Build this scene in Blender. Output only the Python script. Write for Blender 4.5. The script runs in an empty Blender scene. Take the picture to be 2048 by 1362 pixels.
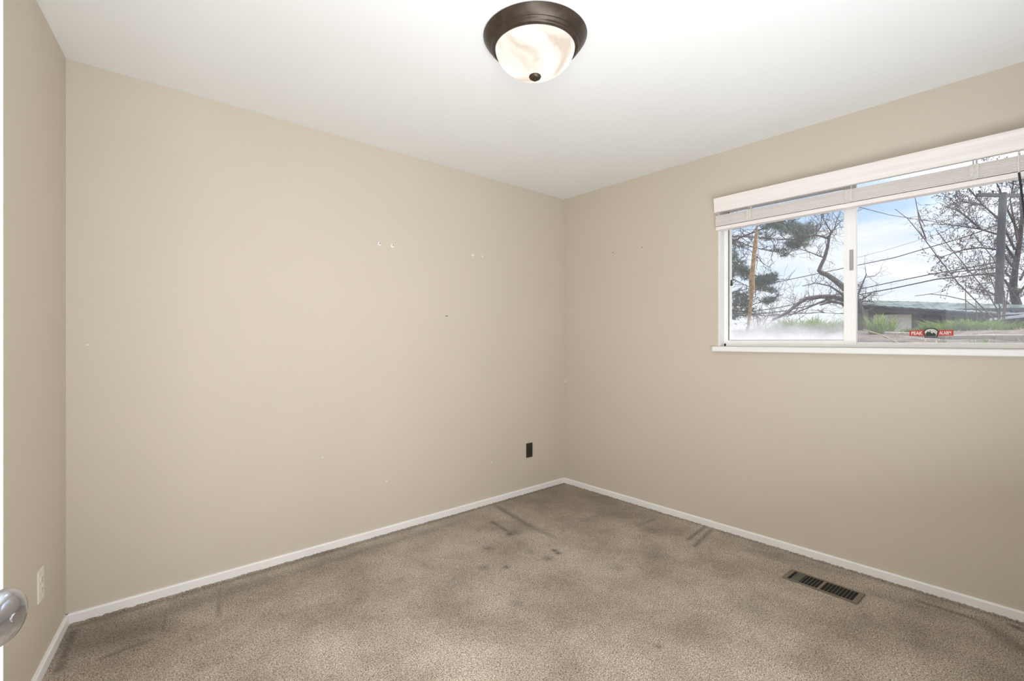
import bpy, bmesh, math, random
from mathutils import Vector, Matrix, noise
import numpy as np

SC = bpy.context.scene
COL = SC.collection
PI = math.pi

# ------------------------------------------------------------------ camera
W, H, F = 2048.0, 1362.0, 958.0
CAM = Vector((-3.05, -2.82, 1.225))
FW = Vector((0.6566, 0.7543, 0.0)).normalized()
RT = Vector((FW.y, -FW.x, 0.0))
cd = bpy.data.cameras.new('camera')
cam = bpy.data.objects.new('camera', cd)
COL.objects.link(cam)
cam.location = CAM
cam.rotation_euler = (PI / 2, 0, -math.asin(FW.x))
cd.sensor_fit = 'HORIZONTAL'; cd.sensor_width = 36.0
cd.lens = 36.0 * F / W
cd.clip_start = 0.02; cd.clip_end = 500
SC.camera = cam

# ------------------------------------------------------------------ exposure
vs = SC.view_settings
vs.view_transform = 'Standard'; vs.look = 'None'; vs.gamma = 1.0
vs.exposure = 0.22
vs.use_curve_mapping = False
SC.cycles.use_denoising = True
SC.cycles.max_bounces = 10
SC.cycles.diffuse_bounces = 6
SC.cycles.transparent_max_bounces = 16
SC.cycles.sample_clamp_indirect = 4.0

# ------------------------------------------------------------------ sky
SUN_DIR = Vector((0.62, -0.30, 0.95)).normalized()      # towards the sun, high outside the window
wd = bpy.data.worlds.new('sky'); SC.world = wd
wd.use_nodes = True
nt = wd.node_tree; nt.nodes.clear()
def N(nt, typ, **kw):
    n = nt.nodes.new(typ)
    for k, v in kw.items():
        if k.startswith('i_'):
            n.inputs[k[2:].replace('_', ' ')].default_value = v
        else:
            setattr(n, k, v)
    return n
def L(nt, a, b): nt.links.new(a, b)
def ramp(nt, stops, interp='LINEAR'):
    n = nt.nodes.new('ShaderNodeValToRGB'); cr = n.color_ramp; cr.interpolation = interp
    while len(cr.elements) < len(stops): cr.elements.new(0.5)
    for e, (p, c) in zip(cr.elements, stops):
        e.position = p; e.color = (*c, 1) if len(c) == 3 else c
    return n
tc = N(nt, 'ShaderNodeTexCoord')
sep = N(nt, 'ShaderNodeSeparateXYZ'); L(nt, tc.outputs['Generated'], sep.inputs[0])
grad = ramp(nt, [(0.0, (0.86, 0.91, 0.98)), (0.07, (0.84, 0.91, 0.99)), (0.18, (0.55, 0.74, 0.99)), (0.35, (0.33, 0.55, 0.92)), (1.0, (0.22, 0.42, 0.85))])
L(nt, sep.outputs['Z'], grad.inputs[0])
mp = N(nt, 'ShaderNodeMapping'); mp.inputs['Scale'].default_value = (1.6, 1.6, 9.0); mp.inputs['Rotation'].default_value = (0.10, -0.16, 0.3)
L(nt, tc.outputs['Generated'], mp.inputs[0])
nz = N(nt, 'ShaderNodeTexNoise'); nz.inputs['Scale'].default_value = 1.9; nz.inputs['Detail'].default_value = 7; nz.inputs['Roughness'].default_value = 0.55; nz.inputs['Distortion'].default_value = 0.5
L(nt, mp.outputs[0], nz.inputs['Vector'])
cr = ramp(nt, [(0.40, (0, 0, 0)), (0.64, (1, 1, 1))])
L(nt, nz.outputs[0], cr.inputs[0])
mixc = N(nt, 'ShaderNodeMix', data_type='RGBA'); mixc.inputs['B'].default_value = (0.93, 0.95, 1.0, 1)
mixc.inputs[7].default_value = (0.96, 0.97, 1.0, 1)
L(nt, cr.outputs[0], mixc.inputs[0]); L(nt, grad.outputs[0], mixc.inputs[6])
bg = N(nt, 'ShaderNodeBackground'); bg.inputs[1].default_value = 1.0
L(nt, mixc.outputs[2], bg.inputs[0])
# bright veil of thin cloud round the sun
vd = N(nt, 'ShaderNodeVectorMath', operation='DOT_PRODUCT'); vd.inputs[1].default_value = SUN_DIR
nrm = N(nt, 'ShaderNodeVectorMath', operation='NORMALIZE'); L(nt, tc.outputs['Generated'], nrm.inputs[0])
L(nt, nrm.outputs[0], vd.inputs[0])
gl = N(nt, 'ShaderNodeMapRange'); gl.interpolation_type = 'SMOOTHSTEP'
gl.inputs[1].default_value = 0.62; gl.inputs[2].default_value = 1.0; gl.inputs[3].default_value = 0.0; gl.inputs[4].default_value = 5.0
L(nt, vd.outputs['Value'], gl.inputs[0])
bg2 = N(nt, 'ShaderNodeBackground'); bg2.inputs[0].default_value = (1.0, 0.98, 0.95, 1)
L(nt, gl.outputs[0], bg2.inputs[1])
ad = N(nt, 'ShaderNodeAddShader'); L(nt, bg.outputs[0], ad.inputs[0]); L(nt, bg2.outputs[0], ad.inputs[1])
out = N(nt, 'ShaderNodeOutputWorld'); L(nt, ad.outputs[0], out.inputs[0])

# ------------------------------------------------------------------ sun and lamps
sd = bpy.data.lights.new('sun', 'SUN'); sd.energy = 3.4; sd.angle = math.radians(0.6); sd.color = (1.0, 0.95, 0.87)
sun = bpy.data.objects.new('sun', sd); COL.objects.link(sun)
sun.rotation_euler = SUN_DIR.to_track_quat('Z', 'Y').to_euler()

CEIL_Z = 2.441
def area(name, loc, target, sx, sy, power, color):
    d = bpy.data.lights.new(name, 'AREA'); d.shape = 'RECTANGLE'; d.size = sx; d.size_y = sy; d.energy = power; d.color = color
    o = bpy.data.objects.new(name, d); COL.objects.link(o); o.location = loc
    o.rotation_euler = (Vector(loc) - Vector(target)).to_track_quat('Z', 'Y').to_euler()
    return o
# unseen fill light added in the doorway behind the camera to brighten the room
area('doorway_fill', (CAM.x - 0.06, CAM.y - 0.22, 1.25), (CAM.x + 2.6, CAM.y + 1.2, 1.20), 0.72, 1.7, 45.0, (0.99, 0.99, 1.0))
# unseen strip light added low behind the view, aimed up to brighten the ceiling
fl_ = area('ceiling_fill', (CAM.x + 0.92, CAM.y, 0.62), (0, 0, 0), 1.8, 0.05, 36.0, (0.86, 0.93, 1.0))
fl_.rotation_euler = (PI - math.radians(22), 0, 0)
LAMP_POWER = 8.0
LAMP_COLOR = (1.0, 0.965, 0.93)

# ------------------------------------------------------------------ pixel -> place helpers
def ray(px): return RT * ((px - W / 2) / F) + FW
def at(px, py, s):
    p = CAM + ray(px) * s; p.z = CAM.z + (H / 2 - py) / F * s; return p
def on_x(px, py, X):
    d = ray(px); return at(px, py, (X - CAM.x) / d.x)
def on_y(px, py, Y):
    d = ray(px); return at(px, py, (Y - CAM.y) / d.y)
def on_z(px, py, Z):
    return at(px, py, (Z - CAM.z) / ((H / 2 - py) / F))

# ------------------------------------------------------------------ object helpers
class MB:
    def __init__(s): s.v = []; s.f = []
    def add(s, vs, fs):
        b = len(s.v); s.v.extend([tuple(v) for v in vs]); s.f.extend([tuple(i + b for i in f) for f in fs])
    def box(s, a, b):
        x0, y0, z0 = [min(a[i], b[i]) for i in range(3)]; x1, y1, z1 = [max(a[i], b[i]) for i in range(3)]
        s.add([(x0, y0, z0), (x1, y0, z0), (x1, y1, z0), (x0, y1, z0), (x0, y0, z1), (x1, y0, z1), (x1, y1, z1), (x0, y1, z1)],
              [(0, 3, 2, 1), (4, 5, 6, 7), (0, 1, 5, 4), (1, 2, 6, 5), (2, 3, 7, 6), (3, 0, 4, 7)])
    def obox(s, o, ex, ey, ez):           # oriented box from a corner and three edge vectors
        o = Vector(o); ex = Vector(ex); ey = Vector(ey); ez = Vector(ez)
        s.add([o, o + ex, o + ex + ey, o + ey, o + ez, o + ex + ez, o + ex + ey + ez, o + ey + ez],
              [(0, 3, 2, 1), (4, 5, 6, 7), (0, 1, 5, 4), (1, 2, 6, 5), (2, 3, 7, 6), (3, 0, 4, 7)])
    def prism(s, prof, o, ex, ey, ez):    # closed profile (a,b) in ex,ey extruded along ez
        o = Vector(o); ex = Vector(ex); ey = Vector(ey); ez = Vector(ez); n = len(prof)
        vs = [o + ex * a + ey * b for a, b in prof] + [o + ex * a + ey * b + ez for a, b in prof]
        fs = [tuple(reversed(range(n))), tuple(range(n, 2 * n))] + [(i, (i + 1) % n, n + (i + 1) % n, n + i) for i in range(n)]
        s.add(vs, fs)
    def lathe(s, prof, o, axis=(0, 0, 1), n=48, caps=True):
        o = Vector(o); ax = Vector(axis).normalized()
        a = ax.orthogonal().normalized(); b = ax.cross(a)
        vs = []; fs = []
        for r, h in prof:
            for k in range(n):
                t = 2 * PI * k / n
                vs.append(o + ax * h + (a * math.cos(t) + b * math.sin(t)) * r)
        for i in range(len(prof) - 1):
            for k in range(n):
                fs.append((i * n + k, i * n + (k + 1) % n, (i + 1) * n + (k + 1) % n, (i + 1) * n + k))
        if caps:
            fs.append(tuple(reversed(range(n)))); m = (len(prof) - 1) * n; fs.append(tuple(range(m, m + n)))
        s.add(vs, fs)
    def tube(s, pts, rad, n=5):
        pts = [Vector(p) for p in pts]
        if not isinstance(rad, (list, tuple)): rad = [rad] * len(pts)
        vs = []; fs = []; nrm = None
        for i, p in enumerate(pts):
            t = (pts[min(i + 1, len(pts) - 1)] - pts[max(i - 1, 0)]).normalized()
            if nrm is None: nrm = t.orthogonal().normalized()
            else:
                nrm = (nrm - t * nrm.dot(t)); nrm = nrm.normalized() if nrm.length > 1e-6 else t.orthogonal().normalized()
            b = t.cross(nrm)
            for k in range(n):
                a = 2 * PI * k / n; vs.append(p + (nrm * math.cos(a) + b * math.sin(a)) * rad[i])
        for i in range(len(pts) - 1):
            for k in range(n):
                fs.append((i * n + k, i * n + (k + 1) % n, (i + 1) * n + (k + 1) % n, (i + 1) * n + k))
        fs.append(tuple(reversed(range(n)))); m = (len(pts) - 1) * n; fs.append(tuple(range(m, m + n)))
        s.add(vs, fs)
    def build(s, name, m, parent=None, smooth=False, bevel=0.0, fix=True):
        me = bpy.data.meshes.new(name); me.from_pydata(s.v, [], s.f)
        if fix:
            bm = bmesh.new(); bm.from_mesh(me); bmesh.ops.recalc_face_normals(bm, faces=bm.faces); bm.to_mesh(me); bm.free()
        me.materials.append(m)
        o = bpy.data.objects.new(name, me); COL.objects.link(o)
        if parent is not None:
            o.parent = parent; o.matrix_parent_inverse = PINV(parent)
        if smooth:
            me.polygons.foreach_set('use_smooth', [True] * len(me.polygons))
            try: me.set_sharp_from_angle(angle=math.radians(40))
            except Exception: pass
        if bevel:
            b = o.modifiers.new('bevel', 'BEVEL'); b.width = bevel; b.segments = 2; b.limit_method = 'ANGLE'
        return o
def PINV(p):
    m = Matrix.Translation(p.location) @ p.rotation_euler.to_matrix().to_4x4()
    if p.parent is not None:
        m = Matrix.Translation(p.parent.location) @ p.parent.rotation_euler.to_matrix().to_4x4() @ p.matrix_parent_inverse @ m
    return m.inverted()
def box(name, m, a, b, parent=None, bevel=0.0):
    k = MB(); k.box(a, b); return k.build(name, m, parent, bevel=bevel)
def thing(name, label, cat, loc, group=None):
    o = bpy.data.objects.new(name, None); COL.objects.link(o); o.location = loc; o.empty_display_size = 0.05
    return tag(o, label, cat, group)
def tag(o, label, cat, group=None, kind=None):
    o['label'] = label; o['category'] = cat
    if group: o['group'] = group
    if kind: o['kind'] = kind
    return o
def struct(o, label=None):
    o['kind'] = 'structure'
    if label: o['label'] = label
    return o

# ------------------------------------------------------------------ materials
def S(r, g, b):      # sRGB 0..255 -> linear
    def c(x):
        x /= 255.0
        return x / 12.92 if x <= 0.04045 else ((x + 0.055) / 1.055) ** 2.4
    return (c(r), c(g), c(b))
def mat(name, col, rough=0.6, metal=0.0, var=0.06, scale=12.0, bump=0.0, bscale=None, spec=0.4, stretch=(1, 1, 1), trans=0.0):
    m = bpy.data.materials.new(name); m.use_nodes = True; t = m.node_tree
    p = t.nodes['Principled BSDF']
    p.inputs['Roughness'].default_value = rough; p.inputs['Metallic'].default_value = metal
    p.inputs['Specular IOR Level'].default_value = spec
    tcn = N(t, 'ShaderNodeTexCoord'); mpn = N(t, 'ShaderNodeMapping'); mpn.inputs['Scale'].default_value = stretch
    L(t, tcn.outputs['Object'], mpn.inputs[0])
    n = N(t, 'ShaderNodeTexNoise'); n.inputs['Scale'].default_value = scale; n.inputs['Detail'].default_value = 5
    L(t, mpn.outputs[0], n.inputs['Vector'])
    lo = tuple(max(0, c * (1 - var)) for c in col); hi = tuple(min(1, c * (1 + var)) for c in col)
    r = ramp(t, [(0.3, lo), (0.7, hi)]); L(t, n.outputs[0], r.inputs[0])
    L(t, r.outputs[0], p.inputs['Base Color'])
    if bump:
        n2 = N(t, 'ShaderNodeTexNoise'); n2.inputs['Scale'].default_value = bscale or scale * 8; n2.inputs['Detail'].default_value = 3
        L(t, mpn.outputs[0], n2.inputs['Vector'])
        b = N(t, 'ShaderNodeBump'); b.inputs['Strength'].default_value = bump; b.inputs['Distance'].default_value = 0.002
        L(t, n2.outputs[0], b.inputs['Height']); L(t, b.outputs[0], p.inputs['Normal'])
    if trans:
        tr = N(t, 'ShaderNodeBsdfTranslucent'); L(t, r.outputs[0], tr.inputs[0])
        mx = N(t, 'ShaderNodeMixShader'); mx.inputs[0].default_value = trans
        L(t, p.outputs[0], mx.inputs[1]); L(t, tr.outputs[0], mx.inputs[2])
        L(t, mx.outputs[0], t.nodes['Material Output'].inputs[0])
    return m
M = {}
M['wall'] = mat('beige_wall_paint', (0.600, 0.540, 0.455), 0.62, var=0.015, scale=1.6, bump=0.10, bscale=160, spec=0.3)
M['ceil'] = mat('white_ceiling_paint', (0.85, 0.86, 0.87), 0.8, var=0.01, scale=2, bump=0.12, bscale=140, spec=0.2)
M['trim'] = mat('white_trim_paint', (0.86, 0.855, 0.85), 0.4, var=0.02, scale=6)
M['vinyl'] = mat('white_window_vinyl', (0.93, 0.93, 0.92), 0.35, var=0.01)
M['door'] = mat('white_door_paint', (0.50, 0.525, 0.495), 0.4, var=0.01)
M['blind'] = mat('white_faux_wood', (0.87, 0.825, 0.80), 0.45, var=0.06, scale=8, stretch=(3, 0.35, 60))
M['tape'] = mat('ladder_tape', (0.66, 0.63, 0.58), 0.8, var=0.2, scale=180)
M['cord'] = mat('white_cord', (0.80, 0.79, 0.76), 0.7)
M['bronze'] = mat('oil_rubbed_bronze', (0.062, 0.046, 0.034), 0.40, metal=0.5, var=0.3, scale=25)
M['brownplate'] = mat('dark_brown_plastic', (0.030, 0.024, 0.018), 0.35, var=0.15)
M['black'] = mat('black_plastic', (0.012, 0.012, 0.012), 0.5)
M['ivory'] = mat('ivory_plastic', (0.76, 0.73, 0.65), 0.35, var=0.02)
M['slot'] = mat('dark_slot', (0.10, 0.09, 0.08), 0.6)
M['chrome'] = mat('satin_nickel', (0.58, 0.61, 0.68), 0.16, metal=1.0, var=0.03)
M['vent'] = mat('taupe_vent_metal', (0.21, 0.175, 0.135), 0.45, metal=0.2, var=0.08)
M['duct'] = mat('dark_duct', (0.012, 0.011, 0.010), 0.8)
M['anchor'] = mat('white_plastic_anchor', (0.83, 0.82, 0.80), 0.5)
M['steel'] = mat('grey_steel', (0.28, 0.26, 0.24), 0.4, metal=0.8)
M['handle'] = mat('grey_latch', (0.40, 0.375, 0.37), 0.5)
M['gasket'] = mat('black_glazing_gasket', (0.03, 0.035, 0.03), 0.6)
M['tassel'] = mat('brown_wood_tassel', (0.085, 0.06, 0.045), 0.5)
M['wand'] = mat('dark_tilt_wand', (0.035, 0.035, 0.04), 0.3)

# carpet: fine tufts, patchy dirt, painted light falloff, stains stored on the mesh
def carpet_mat():
    m = bpy.data.materials.new('brown_carpet'); m.use_nodes = True; t = m.node_tree; p = t.nodes['Principled BSDF']
    p.inputs['Roughness'].default_value = 0.95; p.inputs['Specular IOR Level'].default_value = 0.1
    p.inputs['Sheen Weight'].default_value = 0.25; p.inputs['Sheen Roughness'].default_value = 0.6
    c = N(t, 'ShaderNodeTexCoord')
    f = N(t, 'ShaderNodeTexNoise'); f.inputs['Scale'].default_value = 190; f.inputs['Detail'].default_value = 3; f.inputs['Roughness'].default_value = 0.65
    L(t, c.outputs['Object'], f.inputs['Vector'])
    v = N(t, 'ShaderNodeTexVoronoi'); v.inputs['Scale'].default_value = 210; v.inputs['Randomness'].default_value = 1.0
    L(t, c.outputs['Object'], v.inputs['Vector'])
    r = ramp(t, [(0.32, (0.09, 0.066, 0.045)), (0.45, (0.42, 0.345, 0.262)), (0.55, (0.72, 0.63, 0.525)), (0.70, (1.0, 0.94, 0.85))])
    L(t, f.outputs[0], r.inputs[0])
    # large soil
    g = N(t, 'ShaderNodeTexNoise'); g.inputs['Scale'].default_value = 2.6; g.inputs['Detail'].default_value = 5; g.inputs['Roughness'].default_value = 0.6
    L(t, c.outputs['Object'], g.inputs['Vector'])
    gr = ramp(t, [(0.36, (0.62, 0.59, 0.55)), (0.62, (1.0, 1.0, 1.0))]); L(t, g.outputs[0], gr.inputs[0])
    mu = N(t, 'ShaderNodeMix', data_type='RGBA', blend_type='MULTIPLY'); mu.inputs[0].default_value = 1.0
    L(t, r.outputs[0], mu.inputs[6]); L(t, gr.outputs[0], mu.inputs[7])
    a = N(t, 'ShaderNodeAttribute', attribute_name='stain')
    g2 = N(t, 'ShaderNodeTexNoise'); g2.inputs['Scale'].default_value = 60; g2.inputs['Detail'].default_value = 2
    L(t, c.outputs['Object'], g2.inputs['Vector'])
    ma = N(t, 'ShaderNodeMath', operation='MULTIPLY'); L(t, a.outputs['Fac'], ma.inputs[0])
    mr = N(t, 'ShaderNodeMapRange'); mr.inputs[1].default_value = 0.3; mr.inputs[2].default_value = 0.65; mr.inputs[3].default_value = 0.75; mr.inputs[4].default_value = 1.15
    L(t, g2.outputs[0], mr.inputs[0]); L(t, mr.outputs[0], ma.inputs[1])
    mu2 = N(t, 'ShaderNodeMix', data_type='RGBA'); mu2.inputs[7].default_value = (0.035, 0.026, 0.018, 1)
    so = N(t, 'ShaderNodeAttribute', attribute_name='brown_tone')  # the floor's broad light falloff, painted into the carpet colour
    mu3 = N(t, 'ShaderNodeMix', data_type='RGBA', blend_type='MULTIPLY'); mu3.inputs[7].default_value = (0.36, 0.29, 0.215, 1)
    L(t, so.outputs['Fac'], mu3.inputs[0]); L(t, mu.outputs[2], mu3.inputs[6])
    L(t, ma.outputs[0], mu2.inputs[0]); L(t, mu3.outputs[2], mu2.inputs[6])
    L(t, mu2.outputs[2], p.inputs['Base Color'])
    b = N(t, 'ShaderNodeBump'); b.inputs['Strength'].default_value = 0.9; b.inputs['Distance'].default_value = 0.006
    L(t, f.outputs[0], b.inputs['Height']); L(t, b.outputs[0], p.inputs['Normal'])
    return m
M['carpet'] = carpet_mat()

def glass_mat(name, fog_lo, fog_hi, band, tint=(1, 1, 1), streak=0.05, dust=(0.60, 0.60, 0.64), ns=7):
    """Clear window glass with dusty film that thickens to a band of dried fog near the bottom edge."""
    m = bpy.data.materials.new(name); m.use_nodes = True; t = m.node_tree; t.nodes.remove(t.nodes['Principled BSDF'])
    o = t.nodes['Material Output']
    tr = N(t, 'ShaderNodeBsdfTransparent'); tr.inputs[0].default_value = (*tint, 1)
    gs = N(t, 'ShaderNodeBsdfGlossy'); gs.inputs['Roughness'].default_value = 0.0
    fr = N(t, 'ShaderNodeFresnel'); fr.inputs[0].default_value = 1.45
    m1 = N(t, 'ShaderNodeMixShader'); L(t, fr.outputs[0], m1.inputs[0]); L(t, tr.outputs[0], m1.inputs[1]); L(t, gs.outputs[0], m1.inputs[2])
    c = N(t, 'ShaderNodeTexCoord'); s = N(t, 'ShaderNodeSeparateXYZ'); L(t, c.outputs['Generated'], s.inputs[0])
    n = N(t, 'ShaderNodeTexNoise'); n.inputs['Scale'].default_value = ns; n.inputs['Detail'].default_value = 6; n.inputs['Roughness'].default_value = 0.6
    L(t, c.outputs['Object'], n.inputs['Vector'])
    # height above the lower edge, wobbled by noise
    w = N(t, 'ShaderNodeMath', operation='MULTIPLY_ADD'); w.inputs[1].default_value = -0.28; L(t, n.outputs[0], w.inputs[0]); L(t, s.outputs['Z'], w.inputs[2])
    mr = N(t, 'ShaderNodeMapRange'); mr.interpolation_type = 'SMOOTHSTEP'
    mr.inputs[1].default_value = -0.14; mr.inputs[2].default_value = band - 0.14; mr.inputs[3].default_value = fog_hi; mr.inputs[4].default_value = 0.0
    L(t, w.outputs[0], mr.inputs[0])
    sp = N(t, 'ShaderNodeTexNoise'); sp.inputs['Scale'].default_value = 55; sp.inputs['Detail'].default_value = 4
    L(t, c.outputs['Object'], sp.inputs['Vector'])
    sr = N(t, 'ShaderNodeMapRange'); sr.inputs[1].default_value = 0.5; sr.inputs[2].default_value = 0.8; sr.inputs[3].default_value = fog_lo; sr.inputs[4].default_value = fog_lo + streak
    L(t, sp.outputs[0], sr.inputs[0])
    ad = N(t, 'ShaderNodeMath', operation='ADD'); ad.use_clamp = True; L(t, mr.outputs[0], ad.inputs[0]); L(t, sr.outputs[0], ad.inputs[1])
    tl = N(t, 'ShaderNodeBsdfTranslucent'); tl.inputs[0].default_value = (*dust, 1)
    m2 = N(t, 'ShaderNodeMixShader'); L(t, ad.outputs[0], m2.inputs[0]); L(t, m1.outputs[0], m2.inputs[1]); L(t, tl.outputs[0], m2.inputs[2])
    L(t, m2.outputs[0], o.inputs[0])
    return m
M['glass_l'] = glass_mat('dusty_window_glass', 0.05, 0.55, 0.22, dust=(0.93, 0.92, 0.95), ns=4)
M['glass_r'] = glass_mat('spotted_window_glass', 0.035, 0.09, 0.30)

def dome_mat():
    m = bpy.data.materials.new('alabaster_glass'); m.use_nodes = True; t = m.node_tree; t.nodes.remove(t.nodes['Principled BSDF'])
    o = t.nodes['Material Output']
    c = N(t, 'ShaderNodeTexCoord'); mpn = N(t, 'ShaderNodeMapping'); mpn.inputs['Scale'].default_value = (3.4, 2.6, 3.0); mpn.inputs['Rotation'].default_value = (0, 0, 0.9); mpn.inputs['Location'].default_value = (0.35, 0.1, 0)
    L(t, c.outputs['Object'], mpn.inputs[0])
    n = N(t, 'ShaderNodeTexNoise'); n.inputs['Scale'].default_value = 1.5; n.inputs['Detail'].default_value = 3; n.inputs['Distortion'].default_value = 1.8
    L(t, mpn.outputs[0], n.inputs['Vector'])
    r = ramp(t, [(0.30, (0.78, 0.66, 0.55)), (0.40, (0.93, 0.84, 0.73)), (0.50, (1.0, 0.965, 0.87)), (0.62, (1.05, 1.03, 0.93))])
    L(t, n.outputs[0], r.inputs[0])
    e = N(t, 'ShaderNodeEmission'); e.inputs[1].default_value = 1.02; L(t, r.outputs[0], e.inputs[0])
    tr = N(t, 'ShaderNodeBsdfTransparent')
    gs = N(t, 'ShaderNodeBsdfGlossy'); gs.inputs['Roughness'].default_value = 0.1
    m0 = N(t, 'ShaderNodeMixShader'); m0.inputs[0].default_value = 0.05; L(t, e.outputs[0], m0.inputs[1]); L(t, gs.outputs[0], m0.inputs[2])
    mx = N(t, 'ShaderNodeMixShader'); mx.inputs[0].default_value = 0.0; L(t, m0.outputs[0], mx.inputs[1]); L(t, tr.outputs[0], mx.inputs[2])
    L(t, mx.outputs[0], o.inputs[0])
    return m
M['dome'] = dome_mat()

# ------------------------------------------------------------------ room shell
CEIL = 2.441
XL = -3.145                      # left corner on the main wall
LT = math.tan(math.radians(8.7)) # the left wall leans out of square towards the doorway
YB = CAM.y - 0.035               # inner face of the wall with the doorway
TH = 0.15
lw = Vector((-LT, -1, 0)).normalized(); lnrm = Vector((lw.y, -lw.x, 0))   # along the left wall, and out of the room
XLB = XL - LT * abs(YB)

# floor: a fine grid so that stains, painted light falloff and the pile's unevenness can be stored on it
def build_floor():
    nx, ny = 420, 380
    x0, x1, y0, y1 = -3.66, 0.0, YB - 0.5, 0.0
    xs = np.linspace(x0, x1, nx); ys = np.linspace(y0, y1, ny)
    X, Y = np.meshgrid(xs, ys)
    rng = np.random.RandomState(4)
    Z = (rng.rand(ny, nx) - 0.5) * 0.004
    edge = np.minimum(-Y, -X)
    Z += np.where(edge < 0.03, (rng.rand(ny, nx)) * 0.006, 0)
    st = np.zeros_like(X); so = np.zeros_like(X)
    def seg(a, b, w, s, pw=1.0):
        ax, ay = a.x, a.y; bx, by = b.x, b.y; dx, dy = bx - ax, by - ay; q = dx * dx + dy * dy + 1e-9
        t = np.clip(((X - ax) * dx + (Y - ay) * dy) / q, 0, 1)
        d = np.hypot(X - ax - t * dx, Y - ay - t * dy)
        q_ = so if w >= 0.2 else st  # broad spots paint the falloff of light, narrow ones are stains
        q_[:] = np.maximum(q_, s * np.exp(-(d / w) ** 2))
    def fl(px, py): return on_z(px, py, 0.0)
    for (px, py, w, s) in [(1020, 1068, 0.028, 0.95), (1028, 1064, 0.05, 0.6), (1109, 1101, 0.020, 1.0), (1116, 1106, 0.018, 0.95), (1095, 1117, 0.028, 0.6), (976, 1097, 0.03, 0.5),
                           (1013, 1134, 0.018, 0.8), (968, 1135, 0.035, 0.5), (1063, 1105, 0.03, 0.35), (1235, 1136, 0.04, 0.35), (850, 1130, 0.025, 0.3),
                           (1033, 1207, 0.03, 0.35), (1318, 1293, 0.014, 0.6), (800, 1160, 0.06, 0.25), (1300, 1110, 0.08, 0.22), (1180, 1040, 0.09, 0.25),
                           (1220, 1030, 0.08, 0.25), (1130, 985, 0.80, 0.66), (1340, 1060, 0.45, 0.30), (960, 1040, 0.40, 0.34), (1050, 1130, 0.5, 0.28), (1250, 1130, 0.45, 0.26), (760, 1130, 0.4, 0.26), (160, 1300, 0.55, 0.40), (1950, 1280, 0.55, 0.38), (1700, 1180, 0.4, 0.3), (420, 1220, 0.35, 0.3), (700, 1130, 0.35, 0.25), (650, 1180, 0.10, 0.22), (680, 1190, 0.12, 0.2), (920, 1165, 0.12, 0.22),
                           (1870, 1190, 0.10, 0.3), (1520, 1090, 0.08, 0.35), (1560, 1110, 0.07, 0.35), (1300, 1060, 0.05, 0.3), (1500, 1215, 0.07, 0.25)]:
        p = fl(px, py); seg(p, p, w, s)
    for (a, b, w, s) in [((992, 1012), (1060, 1052), 0.022, 0.6), ((1060, 1052), (1110, 1075), 0.02, 0.35), ((984, 1044), (1018, 1064), 0.018, 0.6), ((1412, 1052), (1377, 1078), 0.014, 0.6),
                         ((1422, 1060), (1390, 1092), 0.014, 0.6), ((1310, 1038), (1275, 1052), 0.014, 0.35), ((1836, 1202), (1960, 1242), 0.018, 0.65), ((1960, 1242), (2048, 1300), 0.04, 0.5),
                         ((2030, 1253), (2060, 1266), 0.02, 0.8), ((334, 1218), (325, 1262), 0.008, 0.55), ((440, 1178), (437, 1232), 0.012, 0.45),
                         ((148, 1262), (118, 1340), 0.018, 0.65), ((205, 1316), (300, 1280), 0.012, 0.5), ((170, 1290), (300, 1250), 0.09, 0.38), ((300, 1235), (520, 1165), 0.07, 0.35),
                         ((520, 1165), (900, 1050), 0.04, 0.28), ((140, 1256), (1131, 966), 0.018, 0.45), ((1131, 966), (2048, 1250), 0.020, 0.42), ((1500, 1100), (1700, 1150), 0.05, 0.3), ((1760, 1190), (1900, 1230), 0.06, 0.3)]:
        seg(fl(*a), fl(*b), w, s)
    me = bpy.data.meshes.new('floor')
    v = np.stack([X.ravel(), Y.ravel(), Z.ravel()], 1)
    idx = np.arange(nx * ny).reshape(ny, nx)
    f = np.stack([idx[:-1, :-1].ravel(), idx[:-1, 1:].ravel(), idx[1:, 1:].ravel(), idx[1:, :-1].ravel()], 1)
    me.from_pydata(v.tolist(), [], f.tolist())
    a2 = me.attributes.new('brown_tone', 'FLOAT', 'POINT'); a2.data.foreach_set('value', so.ravel().astype(np.float32))  # painted light falloff, darker towards the far corner and the sides
    at_ = me.attributes.new('stain', 'FLOAT', 'POINT'); at_.data.foreach_set('value', st.ravel().astype(np.float32))
    me.polygons.foreach_set('use_smooth', [True] * len(me.polygons))
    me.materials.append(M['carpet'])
    o = bpy.data.objects.new('floor', me); COL.objects.link(o)
    return struct(o, 'worn brown carpet with dark stains')
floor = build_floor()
b = MB(); b.box((-4.2, YB - 1.3, CEIL), (TH, TH, CEIL + 0.12)); struct(b.build('ceiling', M['ceil']))
b = MB(); b.box((XL - 0.4, 0, -0.05), (TH, TH, CEIL)); wall_main = struct(b.build('wall_back', M['wall']))
# left wall
b = MB(); b.obox((XL, 0, -0.05), lw * 3.6, lnrm * TH if lnrm.x < 0 else -lnrm * TH, (0, 0, CEIL + 0.05)); wall_left = struct(b.build('wall_left', M['wall']))
# window opening in the right wall
WY0 = on_x(1437, 600, 0).y; WY1 = -2.80            # far and near jamb
WZ0, WZ1 = 1.188, 2.125
b = MB()
b.box((0, 0, -0.05), (TH, WY0, CEIL)); b.box((0, WY1, -0.05), (TH, YB - TH, CEIL))
b.box((0, WY0, -0.05), (TH, WY1, WZ0)); b.box((0, WY0, WZ1), (TH, WY1, CEIL))
wall_right = struct(b.build('wall_right', M['wall']))
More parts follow.
